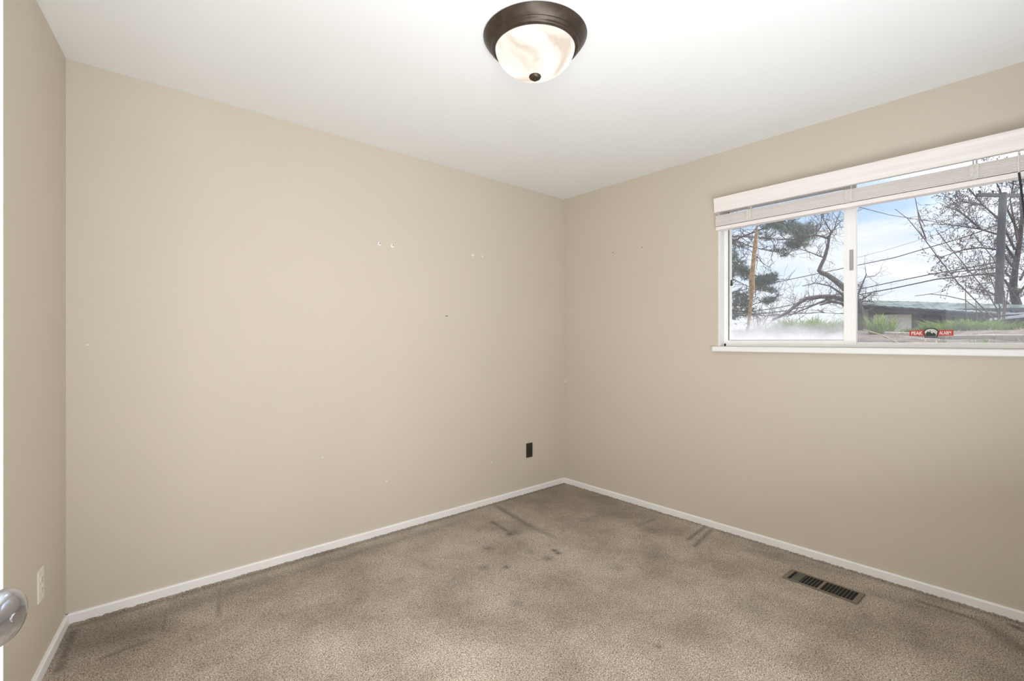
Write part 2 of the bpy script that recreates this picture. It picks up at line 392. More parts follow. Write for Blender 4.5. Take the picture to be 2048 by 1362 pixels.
# wall with the doorway behind the camera, and the hallway beyond it
HX = CAM.x - 0.50; DWX = HX + 0.83
b = MB()
b.box((DWX, YB, -0.05), (TH, YB - 0.12, CEIL)); b.box((-4.2, YB, 2.05), (DWX, YB - 0.12, CEIL)); b.box((-4.2, YB, -0.05), (HX - 0.02, YB - 0.12, 2.05))
struct(b.build('wall_front', M['wall']))
b = MB(); b.box((-4.2, YB - 1.15, -0.05), (-1.4, YB - 1.25, CEIL)); b.box((-4.3, YB - 1.25, -0.05), (-4.2, YB, CEIL)); b.box((-1.4, YB - 1.25, -0.05), (-1.3, YB - 0.12, CEIL))
struct(b.build('wall_hallway', M['wall']))

# baseboards
BH, BT = 0.045, 0.012
prof = [(0, -0.03), (BT, -0.03), (BT, BH - 0.006), (BT - 0.004, BH), (0, BH)]
b = MB(); b.prism(prof, (XL - 0.02, 0, 0), (0, -1, 0), (0, 0, 1), (-XL + 0.02, 0, 0)); struct(b.build('baseboard_back', M['trim']))
b = MB(); b.prism(prof, (0, 0, 0), (-1, 0, 0), (0, 0, 1), (0, YB, 0)); struct(b.build('baseboard_right', M['trim']))
inw = -lnrm if lnrm.x < 0 else lnrm
b = MB(); b.prism(prof, (XL, 0, 0), inw, (0, 0, 1), lw * 2.9); struct(b.build('baseboard_left', M['trim']))

# ------------------------------------------------------------------ small things on the walls
def wall_mark(px, py, r, m, name, parent):
    p = on_y(px, py, -0.0004)
    k = MB(); k.lathe([(r, -0.0005), (r * 0.8, 0.0008)], p, (0, -1, 0), 12); return k.build(name, m, parent)
for px, py, r, lab in [(759, 488, 0.0125, 'white screw anchor on the beige wall, leftmost of the left pair'), (785, 492, 0.012, 'white screw anchor on the beige wall, right one of the left pair'),
                       (946, 510, 0.0105, 'white screw anchor on the beige wall, left one of the right pair'), (965, 513, 0.0085, 'small white screw anchor on the beige wall, rightmost of all four')]:
    p = on_y(px, py, 0.0)
    t = thing('wall_anchor', lab, 'wall anchor', p, 'screw anchors left in the beige wall')
    k = MB(); k.lathe([(r, 0), (r, 0.0025), (r * 0.75, 0.0045), (r * 0.35, 0.0045), (r * 0.30, 0.001)], p, (0, -1, 0), 20); k.build('collar', M['anchor'], t, smooth=True)
    k = MB(); k.lathe([(r * 0.32, 0.0035), (r * 0.22, 0.0052)], p + Vector((r * 0.2, 0, r * 0.35)), (0, -1, 0), 10); k.build('screw_hole', M['slot'], t)
p = on_y(891, 633, 0.0)
k = MB(); k.tube([p, p + Vector((0.004, -0.014, 0.004))], 0.0016, 8); k.lathe([(0.0042, 0), (0.0042, 0.0015)], p + Vector((0.004, -0.014, 0.004)), (0.25, -1, 0.3), 10)
tag(k.build('nail', M['steel']), 'small bent nail in the beige wall below the screw anchors', 'nail')
for px, py, r in [(773, 962, 0.006), (645, 915, 0.004), (983, 925, 0.005), (1002, 860, 0.003), (175, 690, 0.0035), (842, 483, 0.003)]:
    wall_mark(px, py, r, M['anchor'], 'paint_chip', wall_main)
for px, py in [(1226, 505), (1284, 495)]:
    p = on_x(px, py, -0.0004); k = MB(); k.lathe([(0.0042, -0.0005), (0.0036, 0.0006)], p, (-1, 0, 0), 10); k.build('nail_hole', M['slot'], wall_right)
p = on_x(1131, 763, -0.001); k = MB(); k.lathe([(0.008, -0.001), (0.006, 0.002), (0.002, 0.004)], p, (-1, 0, 0), 12); k.build('filler_spot', M['anchor'], wall_right)

def outlet(name, label, o, ax, up, nrm, m, ms, w=0.070, h=0.114):
    """Duplex socket: o is the plate's centre on the wall; ax across, up, nrm out of the wall."""
    o = Vector(o); ax = Vector(ax).normalized(); nrm = Vector(nrm).normalized(); up = Vector(up)
    t = thing(name, label, 'wall outlet', o)
    k = MB()
    pr = [(-w / 2, 0), (w / 2, 0), (w / 2, 0.002), (w / 2 - 0.005, 0.006), (-w / 2 + 0.005, 0.006), (-w / 2, 0.002)]
    k.prism(pr, o - up * h / 2, ax, nrm, up * h); k.build('cover_plate', m, t, bevel=0.0012)
    for s in (1, -1):
        c = o + up * (0.0195 * s) + nrm * 0.0058
        n = 24; pts = []
        for i in range(n):
            a = 2 * PI * i / n; pts.append((0.0172 * math.cos(a), max(-0.0125, min(0.0125, 0.0172 * math.sin(a)))))
        k = MB(); k.prism(pts, c, ax, up, nrm * 0.0022); r = k.build('receptacle', m, t)
        k = MB()
        for q, hh in ((-0.0063, 0.0075), (0.0063, 0.0062)):
            k.obox(c + ax * (q - 0.0011) + up * 0.000 + nrm * 0.0018, ax * 0.0022, up * hh, nrm * 0.0008)
        k.lathe([(0.0025, 0.0018), (0.0025, 0.0026)], c - up * 0.0065, nrm, 10)
        k.build('slots', ms, r)
    k = MB(); k.lathe([(0.0035, 0.0055), (0.0028, 0.0075)], o, nrm, 12); k.build('screw', ms if m is M['brownplate'] else m, t)
    return t
pa = on_y(1058.5, 900, 0.0)
outlet('wall_outlet', 'dark brown duplex outlet low on the wall near the corner', pa, (1, 0, 0), (0, 0, 1), (0, -1, 0), M['brownplate'], M['black'])
# left wall outlet: intersect the pixel ray with the left wall plane
def on_left(px, py):
    d = ray(px); nn = inw; s = (Vector((XL, 0, 0)) - Vector((CAM.x, CAM.y, 0))).dot(nn) / d.dot(nn)
    return at(px, py, s)
pl = on_left(79, 1170)
outlet('wall_outlet', 'ivory white duplex outlet on the narrow left wall', pl, -lw, (0, 0, 1), inw, M['ivory'], M['slot'])

# ------------------------------------------------------------------ floor register
def vent():
    z = 0.004
    A = on_z(1583, 1139, z); B = on_z(1731, 1189, z); Cc = on_z(1726, 1211, z)
    Dd = on_z(1573, 1158, z)
    ex = (B - A); ex.z = 0; ln = ex.length; ex.normalize(); ey = Vector((-ex.y, ex.x, 0))
    if ey.dot(Cc - B) < 0: ey = -ey
    wd_ = 0.5 * ((Cc - B).dot(ey) + (Dd - A).dot(ey))
    t = thing('floor_vent', 'taupe metal floor register set into the carpet below the window', 'floor vent', (A + Cc) / 2 * 1.0)
    t.location.z = 0.0
    up = Vector((0, 0, 1)); o = Vector((A.x, A.y, 0.001))
    fh = 0.006; e = 0.022; s_ = 0.0075
    k = MB()
    k.obox(o, ex * ln, ey * s_, up * fh); k.obox(o + ey * (wd_ - s_), ex * ln, ey * s_, up * fh)
    k.obox(o + ey * s_, ex * e, ey * (wd_ - 2 * s_), up * fh); k.obox(o + ex * (ln - e) + ey * s_, ex * e, ey * (wd_ - 2 * s_), up * fh)
    k.obox(o + ex * (ln * 0.5 - 0.006) + ey * s_, ex * 0.012, ey * (wd_ - 2 * s_), up * fh)
    k.build('frame', M['vent'], t)
    k = MB(); k.obox(o + ex * 0.012 + ey * 0.006 + up * 0.0002, ex * (ln - 0.024), ey * (wd_ - 0.012), up * 0.0012); k.build('duct_opening', M['duct'], t)
    n = 9
    for half in (0, 1):
        a0 = e if half == 0 else ln * 0.5 + 0.006; a1 = ln * 0.5 - 0.006 if half == 0 else ln - e
        for i in range(1, n):
            a = a0 + (a1 - a0) * i / n
            k = MB(); k.obox(o + ex * (a - 0.0008) + ey * s_ + up * 0.0032, ex * 0.0016, ey * (wd_ - 2 * s_), up * 0.0012); k.build('louver', M['vent'], t)
    k = MB(); k.obox(o + ex * (e + 0.012) + ey * (s_ + 0.003) + up * 0.0012, ex * 0.040, ey * (wd_ - 2 * s_ - 0.006), up * 0.0014); k.build('damper', mat('grey_damper', (0.10, 0.10, 0.085), 0.5), t)
vent()

# ------------------------------------------------------------------ ceiling light
def ceiling_light():
    c = at(1070, 100, 1.918); c.z = CEIL
    t = thing('ceiling_light', 'flush round ceiling light with bronze rim and glowing alabaster glass', 'ceiling light', c)
    dn = (0, 0, -1)
    pr = [(0.10, 0.0), (0.204, 0.0), (0.2065, 0.004), (0.204, 0.010), (0.197, 0.020), (0.188, 0.030), (0.1835, 0.034), (0.184, 0.037), (0.182, 0.040), (0.176, 0.043), (0.1745, 0.046), (0.1735, 0.049), (0.170, 0.052), (0.165, 0.054), (0.159, 0.054), (0.157, 0.050), (0.157, 0.04)]
    k = MB(); k.lathe(pr, c, dn, 96, caps=False); k.build('rim', M['bronze'], t, smooth=True)
    R = 0.1585; prof_ = []
    for i in range(25):
        a = (PI / 2) * i / 24
        r = R * math.cos(a) ** 0.98 if i < 24 else 0.0005
        prof_.append((r, 0.050 + 0.106 * math.sin(a) ** 1.12))
    k = MB(); k.lathe(prof_, c, dn, 96, caps=False); k.build('glass_shade', M['dome'], t, smooth=True)
    k = MB(); k.lathe([(0.012, 0.152), (0.0235, 0.157), (0.0245, 0.161), (0.021, 0.167), (0.013, 0.171), (0.007, 0.172), (0.0065, 0.176), (0.003, 0.178)], c, dn, 32); k.build('finial', M['bronze'], t, smooth=True)
    # the lamp's own light, thrown down into the room
    d = bpy.data.lights.new('bulb', 'SPOT'); d.energy = LAMP_POWER; d.color = LAMP_COLOR; d.shadow_soft_size = 0.0
    d.spot_size = math.radians(178); d.spot_blend = 1.0
    o = bpy.data.objects.new('bulb', d); COL.objects.link(o)
    o.location = c + Vector((0, 0, -0.185)); o.parent = t; o.matrix_parent_inverse = PINV(t)
ceiling_light()

# ------------------------------------------------------------------ door
def door():
    th = math.radians(31); v = Vector((math.sin(th), math.cos(th), 0)); m = Vector((math.cos(th), -math.sin(th), 0))
    E = Vector((CAM.x - 0.075, CAM.y + 0.762, 0.012)); wd_ = 0.815; dk = 0.035
    o = E - v * wd_
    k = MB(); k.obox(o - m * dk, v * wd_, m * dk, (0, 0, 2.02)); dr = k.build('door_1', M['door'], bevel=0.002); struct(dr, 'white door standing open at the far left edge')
    kc = E - v * 0.062; kc.z = 0.951
    pr = [(0.033, 0.0), (0.033, 0.004), (0.030, 0.008), (0.015, 0.011), (0.0115, 0.018), (0.0115, 0.026), (0.014, 0.031), (0.0215, 0.036), (0.0262, 0.042), (0.0278, 0.050), (0.0270, 0.057), (0.0235, 0.063), (0.016, 0.0665), (0.004, 0.068)]
    pr = [(r * 0.97, h * 0.80) for r, h in pr]
    k = MB(); k.lathe(pr, kc, m, 64); kn = k.build('door_knob', M['chrome'], dr, smooth=True)
    k = MB(); k.lathe([(0.0045, 0.0540), (0.004, 0.0554)], kc, m, 16); k.build('lock_button', M['chrome'], kn)
door()

# ------------------------------------------------------------------ window
win = bpy.data.objects.new('window_1', None); COL.objects.link(win); win.location = (0.08, (WY0 + WY1) / 2, WZ0)
struct(win, 'white sliding window with a raised blind')
JX = 0.065                                     # room-side face of the vinyl frame
k = MB()                                       # jamb liner
k.box((-0.002, WY0, WZ0), (TH, WY0 - 0.006, WZ1)); k.box((-0.002, WY1, WZ0), (TH, WY1 + 0.006, WZ1)); k.box((-0.002, WY0, WZ1 - 0.006), (TH, WY1, WZ1))
k.build('jamb', M['trim'], win)
k = MB()
k.box((JX, WY0 - 0.006, WZ0), (TH, WY0 - 0.020, WZ1 - 0.006)); k.box((JX, WY1 + 0.006, WZ0), (TH, WY1 + 0.03, WZ1 - 0.006))
k.box((JX, WY0, WZ0), (TH, WY1, WZ0 + 0.018)); k.box((JX, WY0, WZ1 - 0.03), (TH, WY1, WZ1 - 0.006)); k.box((JX + 0.03, WY0, WZ0 + 0.018), (TH, WY1, WZ0 + 0.026))
k.build('window_frame', M['vinyl'], win, bevel=0.0015)
# sliding sash (far half)
GX = JX + 0.018
gy0 = on_x(1457.5, 600, GX).y; gy1 = on_x(1689, 600, GX).y; gz0 = on_x(1570, 680.5, GX).z
my1 = on_x(1712, 600, JX + 0.004).y
sx0, sx1 = JX + 0.004, JX + 0.034
k = MB()
k.box((sx0, WY0 - 0.018, WZ0 + 0.016), (sx1, gy0, WZ1 - 0.02)); k.box((sx0, gy1, WZ0 + 0.016), (sx1, my1, WZ1 - 0.02))
k.box((sx0, gy0, WZ0 + 0.016), (sx1, gy1, gz0)); k.box((sx0, gy0, WZ1 - 0.06), (sx1, gy1, WZ1 - 0.02))
sash = k.build('sash', M['vinyl'], win, bevel=0.0015)
k = MB(); k.box((GX + 0.002, gy0 + 0.004, gz0 - 0.004), (GX + 0.006, gy1 - 0.004, WZ1 - 0.05)); k.build('pane', M['glass_l'], sash)
k = MB(); g_ = 0.0035
k.box((GX - 0.004, gy0, gz0), (GX, gy0 - g_, WZ1 - 0.06)); k.box((GX - 0.004, gy0, gz0), (GX, gy1, gz0 + g_ * 0.6))
k.build('gasket', M['gasket'], sash)
lp0 = on_x(1699, 500, sx0 - 0.004); lp1 = on_x(1706.5, 540, sx0 - 0.004)
k = MB(); k.box((sx0 - 0.006, lp0.y, lp0.z), (sx0 + 0.001, lp1.y, lp1.z)); k.build('pull_handle', M['handle'], sash)
k = MB(); k.box((sx0 - 0.003, gy1 - 0.012, WZ0 + 0.03), (sx0 + 0.001, gy1 - 0.016, WZ1 - 0.03)); k.build('stile_groove', M['vinyl'], sash)
# fixed pane (near half)
FX = JX + 0.045; fy0 = on_x(1713.5, 600, FX).y; fz0 = on_x(1850, 685.5, FX).z
k = MB(); k.box((FX, fy0 + 0.02, fz0 - 0.006), (FX + 0.004, WY1 + 0.025, WZ1 - 0.03)); k.build('pane', M['glass_r'], win)
k = MB(); k.box((FX - 0.012, fy0 + 0.03, fz0 - 0.02), (FX + 0.012, fy0, WZ1 - 0.03)); k.box((FX - 0.010, fy0, WZ0 + 0.02), (FX + 0.012, WY1 + 0.02, fz0)); k.build('fixed_frame', M['vinyl'], win, bevel=0.001)
# sill board
sy0 = on_x(1424, 700, -0.03).y
k = MB(); k.prism([(TH * 0.5, WZ0 - 0.002), (TH * 0.5, WZ0 - 0.034), (-0.026, WZ0 - 0.034), (-0.030, WZ0 - 0.030), (-0.030, WZ0 - 0.006), (-0.026, WZ0 - 0.002)], (0, sy0, 0), (1, 0, 0), (0, 0, 1), (0, WY1 - 0.04 - sy0, 0))
# (profile: x across, z up)
k.build('window_sill', M['trim'], win)

# alarm sticker on the fixed pane
def text_mesh(name, s, size, o, ax, up, m, parent, align='CENTER'):
    cu = bpy.data.curves.new(name, 'FONT'); cu.body = s; cu.size = size; cu.align_x = align; cu.align_y = 'CENTER'; cu.extrude = 0.0002; cu.offset = 0.0006
    tmp = bpy.data.objects.new(name + '_tmp', cu); COL.objects.link(tmp)
    dg = bpy.context.evaluated_depsgraph_get(); me = bpy.data.meshes.new_from_object(tmp.evaluated_get(dg)); bpy.data.objects.remove(tmp)
    ax = Vector(ax); up = Vector(up); nn = ax.cross(up)
    for v in me.vertices: v.co = Vector(o) + ax * v.co.x + up * v.co.y + nn * v.co.z
    me.materials.clear(); me.materials.append(m)
    ob = bpy.data.objects.new(name, me); COL.objects.link(ob); ob.parent = parent; ob.matrix_parent_inverse = PINV(parent)
    return ob
def sticker():
    X = FX - 0.0012
    a = on_x(1819, 666, X); c = on_x(1907, 667, X); mid = on_x(1862, 666, X)
    ln = a.y - c.y; ax = Vector((0, -1, 0)); up = Vector((0, 0, 1)); nn = Vector((-1, 0, 0))
    hb = 11.0 / F * (mid - CAM).dot(FW); he = 19.0 / F * (mid - CAM).dot(FW)
    red = mat('red_vinyl', (0.50, 0.035, 0.022), 0.4); blk = mat('black_vinyl', (0.012, 0.012, 0.013), 0.4); pale = mat('pale_vinyl', (0.55, 0.55, 0.50), 0.5, var=0.1); wht = mat('white_vinyl', (0.75, 0.72, 0.68), 0.5); grn = mat('dark_green_vinyl', (0.02, 0.03, 0.022), 0.5)
    t = thing('alarm_sticker', 'red alarm company sticker on the lower right window glass', 'sticker', (X, mid.y, mid.z))
    cl = Vector((X, (a.y + c.y) / 2, mid.z))
    k = MB(); k.obox(cl - ax * ln / 2 - up * hb / 2, ax * ln, up * hb, -nn * 0.001); k.build('red_band', red, t)
    e = mid + up * 0.001
    def poly(w, h, off, name, m):
        pr = [(-0.42 * w, -0.5 * h), (0.42 * w, -0.5 * h), (0.42 * w, -0.30 * h), (0.5 * w, 0.15 * h), (0.36 * w, 0.38 * h), (0.15 * w, 0.49 * h), (-0.15 * w, 0.49 * h), (-0.36 * w, 0.38 * h), (-0.5 * w, 0.15 * h), (-0.42 * w, -0.30 * h)]
        k = MB(); k.prism(pr, e + nn * off, ax, up, nn * 0.0006); return k.build(name, m, t)
    we = 31.0 * ln / 88.0
    poly(we, he * 1.02, 0.0002, 'emblem_border', blk)
    em = poly(we * 0.84, he * 0.82, 0.0008, 'emblem', pale)
    k = MB(); w = we * 0.80; h = he
    pr = [(-0.42 * w, -0.38 * h), (0.42 * w, -0.38 * h), (0.40 * w, -0.16 * h), (0.24 * w, 0.02 * h), (0.12 * w, -0.02 * h), (-0.04 * w, 0.20 * h), (-0.16 * w, 0.08 * h), (-0.28 * w, 0.14 * h), (-0.44 * w, -0.1 * h)]
    k.prism(pr, e + nn * 0.0014, ax, up, nn * 0.0004); k.build('mountain', grn, em)
    k = MB(); k.prism([(-0.04 * w, 0.19 * h), (0.02 * w, 0.08 * h), (0.10 * w, -0.02 * h), (0.16 * w, -0.10 * h), (0.02 * w, -0.02 * h), (-0.02 * w, 0.06 * h)], e + nn * 0.0018, ax, up, nn * 0.0003); k.build('snow', wht, em)
    q_ = ln / 88.0
    for word, c0, c1 in (('PEAK', 4.0, 27.0), ('ALARM', 60.5, 83.5)):
        tm = text_mesh('lettering', word, hb * 1.05, (0, 0, 0), (1, 0, 0), (0, 1, 0), wht, t)
        xs = [v.co.x for v in tm.data.vertices]; ys = [v.co.y for v in tm.data.vertices]
        for v in tm.data.vertices:
            u_ = (v.co.x - min(xs)) / (max(xs) - min(xs)); w_ = (v.co.y - min(ys)) / (max(ys) - min(ys)) - 0.5; n_ = v.co.z
            v.co = (X - 0.0006 - n_, a.y - q_ * (c0 + (c1 - c0) * u_), mid.z + w_ * hb * 0.62)
sticker()

# ------------------------------------------------------------------ blind
def blind():
    VX = -0.058
    vy0 = on_x(1428, 415, VX).y; vy1 = WY1 - 0.04
    t = thing('window_blind', 'white wooden slat blind raised to the top of the window', 'window blind', (0, (WY0 + WY1) / 2, WZ1))
    zb, zt = 2.040, 2.133; hh = zt - zb
    pr = [(0.0, 0.0), (0.004, 0.0), (0.006, 0.010), (0.003, 0.018), (0.001, 0.030), (0.002, hh * 0.55), (-0.001, hh * 0.72), (-0.006, hh * 0.86), (-0.006, hh * 0.97), (-0.004, hh), (0.012, hh), (0.012, 0.0)]
    k = MB(); k.prism(pr, (VX - 0.002, vy0, zb), (1, 0, 0), (0, 0, 1), (0, vy1 - vy0, 0)); v = k.build('valance', M['blind'], t)
    for yy in (vy0, vy1 + 0.012):
        k = MB(); k.box((VX + 0.008, yy, zb + 0.004), (-0.001, yy - 0.012, zt)); k.build('valance_return', M['blind'], v)
    y0, y1 = WY0 + 0.004, WY1 + 0.01
    k = MB(); k.box((-0.030, y0, 2.060), (0.028, y1, 2.118)); k.build('headrail', M['blind'], t)
    rng = random.Random(3)
    n = 17; zs0, zs1 = 1.962, 2.026
    for i in range(n):
        z = zs0 + (zs1 - zs0) * i / (n - 1); q = (rng.random() - 0.5) * 0.003; tl = (rng.random() - 0.5) * 0.0012
        k = MB(); k.prism([(-0.029 + q, z - 0.0014), (0.022 + q, z - 0.0014 + tl), (0.022 + q, z + 0.0012 + tl), (-0.029 + q, z + 0.0012)], (0, y0 + rng.random() * 0.003, 0), (1, 0, 0), (0, 0, 1), (0, y1 - y0, 0)); k.build('slat', M['blind'], t)
    k = MB(); k.box((-0.030, y0 + 0.002, 1.934), (0.024, y1, 1.957)); k.build('bottom_rail', M['blind'], t, bevel=0.004)
    for px in (1497, 1697, 1948):
        p = on_x(px, 430, -0.030); y = p.y
        k = MB(); k.box((-0.0335, y + 0.016, 1.959), (-0.0315, y - 0.016, 2.028)); lt = k.build('ladder_tape', M['tape'], t)
        k = MB(); k.tube([(-0.034, y + 0.006, 2.02), (-0.036, y + 0.004, 1.975), (-0.038, y + 0.012, 1.958), (-0.037, y - 0.006, 1.955), (-0.034, y - 0.012, 1.966), (-0.033, y - 0.012, 2.06)], 0.0013, 6); k.build('lift_cord', M['cord'], lt)
        k = MB(); k.box((-0.012, y + 0.007, 2.016), (0.012, y + 0.004, 2.078)); k.box((-0.012, y - 0.004, 2.016), (0.012, y - 0.007, 2.078)); k.build('cord_guide', M['cord'], lt)
    # pull cord and tassel at the far end
    tp = on_x(1463, 566, -0.036); y = tp.y
    k = MB(); k.tube([(-0.036, y, 2.05), (-0.037, y - 0.001, 1.8), (-0.036, y, tp.z + 0.025)], 0.0011, 6); pc = k.build('pull_cord', M['cord'], t)
    k = MB(); k.lathe([(0.003, 0.020), (0.0055, 0.016), (0.0065, 0.006), (0.0085, -0.014), (0.0085, -0.017), (0.004, -0.018)], (-0.036, y, tp.z), (0, 0, 1), 16); k.build('tassel', M['tassel'], pc, smooth=True)
    # tilt wand at the near end
    a = on_x(2038, 348, -0.045); b_ = on_x(2052, 455, -0.030)
    hk = Vector((-0.045, a.y + 0.002, a.z + 0.055))
    k = MB(); k.tube([(-0.03, a.y, 2.085), hk, a + Vector((0, 0, 0.004))], 0.0028, 8); w = k.build('wand_hook', M['cord'], t)
    k = MB(); k.tube([a + Vector((0, 0, 0.006)), b_, b_ + (b_ - a) * 1.0], 0.0042, 10); k.build('tilt_wand', M['wand'], w)
blind()

# ================================================================== outside
M['brown_tone'] = mat('bark_soil', (0.105, 0.084, 0.070), 0.95, var=0.8, scale=11, bump=0.8, bscale=40)
M['stone'] = mat('pale_edging_stone', (0.55, 0.50, 0.47), 0.9, var=0.2, scale=14, bump=0.5)
M['bark'] = mat('grey_bark', (0.115, 0.105, 0.110), 0.95, var=0.4, scale=18, bump=0.6)
M['twig'] = mat('grey_brown_twig', (0.14, 0.115, 0.105), 0.95, var=0.35, scale=10)
M['pinebark'] = mat('pine_bark', (0.13, 0.11, 0.105), 0.95, var=0.4, scale=12)
M['needle'] = mat('pine_needles', (0.045, 0.085, 0.060), 0.7, var=0.5, scale=5, trans=0.25)
M['stalk'] = mat('dried_stalk', (0.42, 0.27, 0.13), 0.9, var=0.45, scale=30)
M['grass'] = mat('green_grass', (0.15, 0.24, 0.05), 0.6, var=0.5, scale=6, trans=0.45)
M['dry'] = mat('dry_grass', (0.55, 0.46, 0.25), 0.8, var=0.3, scale=6, trans=0.3)
M['bud'] = mat('reddish_buds', (0.22, 0.15, 0.15), 0.9, var=0.4, scale=4)
M['pole'] = mat('weathered_pole', (0.125, 0.125, 0.14), 0.95, var=0.3, scale=6, stretch=(6, 6, 0.6))
M['wire'] = mat('black_cable', (0.045, 0.045, 0.05), 0.6)
M['metalroof'] = mat('green_grey_metal_roof', (0.12, 0.15, 0.15), 0.95, spec=0.05, var=0.55, scale=1.1, stretch=(0.5, 3.0, 1))
M['siding'] = mat('blue_grey_siding', (0.125, 0.140, 0.165), 0.8, var=0.25, scale=2)
M['cream'] = mat('cream_stucco', (0.90, 0.87, 0.76), 0.9, var=0.08, scale=2)
M['fascia'] = mat('dark_fascia', (0.055, 0.06, 0.07), 0.7)
M['whitewood'] = mat('white_fence_paint', (0.78, 0.78, 0.78), 0.7)
M['turf'] = mat('lawn', (0.16, 0.21, 0.07), 0.95, var=0.4, scale=2)

def ground_z(x, y):
    pts = [(0.0, 1.02), (0.6, 1.10), (1.3, 1.20), (2.0, 1.295), (2.9, 1.325), (3.8, 1.30), (5.0, 1.0), (8.0, 0.0), (13.0, -0.8), (300.0, -0.8)]
    for (a, za), (b_, zb) in zip(pts, pts[1:]):
        if x <= b_:
            f = (x - a) / (b_ - a); f = max(0, min(1, f)); z = za + (zb - za) * f; break
    n = noise.noise(Vector((x * 0.9, y * 0.9, 0.3))) * 0.05 + noise.noise(Vector((x * 4, y * 4, 1.3))) * 0.018 + noise.noise(Vector((x * 14, y * 14, 2.3))) * 0.008
    return z + n * (1 if x > 0.4 else x / 0.4)
def terrain():
    xs = [0.16 + 0.06 * i for i in range(70)] + [4.5 + 0.5 * i for i in range(18)] + [14, 18, 25, 40, 70, 120, 200]
    ys = [-40, -20, -12] + [-9 + 0.08 * i for i in range(180)] + [6, 8, 11, 15, 22, 35, 60, 120, 200]
    v = []; f = []
    for x in xs:
        for y in ys: v.append((x, y, ground_z(x, y)))
    m = len(ys)
    for i in range(len(xs) - 1):
        for j in range(m - 1): f.append((i * m + j, (i + 1) * m + j, (i + 1) * m + j + 1, i * m + j + 1))
    k = MB(); k.v = v; k.f = f
    struct(k.build('ground', M['brown_tone'], smooth=True, fix=False), 'bare earth bank outside the window')
terrain()
def gp(px, X, dz=0.0):                  # ground point where the pixel column meets distance X outside the wall
    p = on_x(px, 660, X); p.z = ground_z(p.x, p.y) + dz; return p

# --- grass
def blades(mb, c, n, rad, h, rng, lean=0.5, w=0.004, ry=None):
    for i in range(n):
        a = rng.random() * 2 * PI; r = rad * math.sqrt(rng.random())
        x = c.x + r * math.cos(a); y = c.y + (ry or rad) / rad * r * math.sin(a); z = ground_z(x, y) - 0.01
        hh = h * (0.35 + 0.85 * rng.random()) * (0.75 + 0.6 * noise.noise(Vector((x * 9, y * 9, 5.0)))); b_ = rng.random() * 2 * PI
        out_ = Vector((math.cos(b_), math.sin(b_), 0)) * lean * hh * rng.random()
        if r > 0: out_ += Vector((math.cos(a), math.sin(a), 0)) * (r / rad) * lean * 0.7 * hh
        s = Vector((-math.sin(b_), math.cos(b_), 0)) * w * (0.6 + rng.random() * 0.7)
        p0 = Vector((x, y, z)); p1 = p0 + out_ * 0.35 + Vector((0, 0, hh * 0.6)); p2 = p0 + out_ + Vector((0, 0, hh * (0.95 - 0.2 * lean)))
        mb.add([p0 - s, p0 + s, p1 + s * 0.8, p1 - s * 0.8, p2], [(0, 1, 2, 3), (3, 2, 4)])
rng = random.Random(11)
for px, X, n, rad, ry, h, lab in [(1615, 2.6, 1900, 0.22, 0.36, 0.19, 'wide mound of bright green grass on the bank behind the left window pane'),
                                  (1478, 2.5, 200, 0.18, 0.2, 0.08, 'sparse low grass tuft left of the dried brown stalk'),
                                  (1532, 2.5, 350, 0.15, 0.2, 0.10, 'low grass tuft just right of the dried brown stalk'),
                                  (1764, 2.3, 260, 0.08, 0.08, 0.26, 'spiky green grass clump in front of the cream wall outside'),
                                  (1855, 2.6, 600, 0.16, 0.22, 0.075, 'low green grass on the bank above the red alarm sticker'),
                                  (1925, 2.5, 1100, 0.16, 0.26, 0.14, 'leafy green grass clump right of the red alarm sticker'),
                                  (1945, 1.15, 260, 0.10, 0.16, 0.06, 'small low green tuft nearest the window sill, beyond the red alarm sticker'),
                                  (1985, 2.45, 700, 0.15, 0.16, 0.11, 'green grass tuft below the utility pole, nearest the right edge')]:
    k = MB(); c = gp(px, X); blades(k, c, n, rad, h, rng, lean=0.75 if px != 1764 else 1.1, w=0.0035, ry=ry)
    tag(k.build('grass_clump', M['grass'], fix=False), lab, 'grass', 'grass clumps on the bank outside')
k = MB()
for i in range(260):
    px = 1440 + rng.random() * 620; c = gp(px, 1.2 + rng.random() * 2.2); blades(k, c, 3, 0.05, 0.06, rng, 1.4, 0.003)
tag(k.build('dry_grass', M['dry'], fix=False), 'straw coloured dead grass scattered over the earth bank', 'grass', kind='stuff')

# --- stone edging
k = MB(); q = [gp(px, X) for px, X in ((1770, 2.05), (1800, 1.80), (1840, 1.62), (1900, 1.52), (1990, 1.45), (2100, 1.4))]
for i in range(len(q) - 1):
    a, b_ = q[i], q[i + 1]; d = (b_ - a); k.obox(a + Vector((-0.03, 0, -0.05)), d, Vector((0.06, 0, 0)), (0, 0, 0.075))
tag(k.build('garden_edging', M['stone'], bevel=0.008), 'pale curved stone edging along the bank outside the right pane', 'edging')
def stick(name, pts, r, m, label, cat):
    k = MB(); k.tube(pts, r, 6); return tag(k.build(name, m, smooth=True), label, cat)
p0 = gp(1727, 2.2, 0.06); p1 = gp(1760, 1.6, 0.02); p2 = gp(1797, 1.2, 0.0)
stick('fallen_stem', [p0, p1, p2], 0.004, M['dry'], 'straw coloured fallen stem slanting across the bank at lower left of right pane', 'stem')

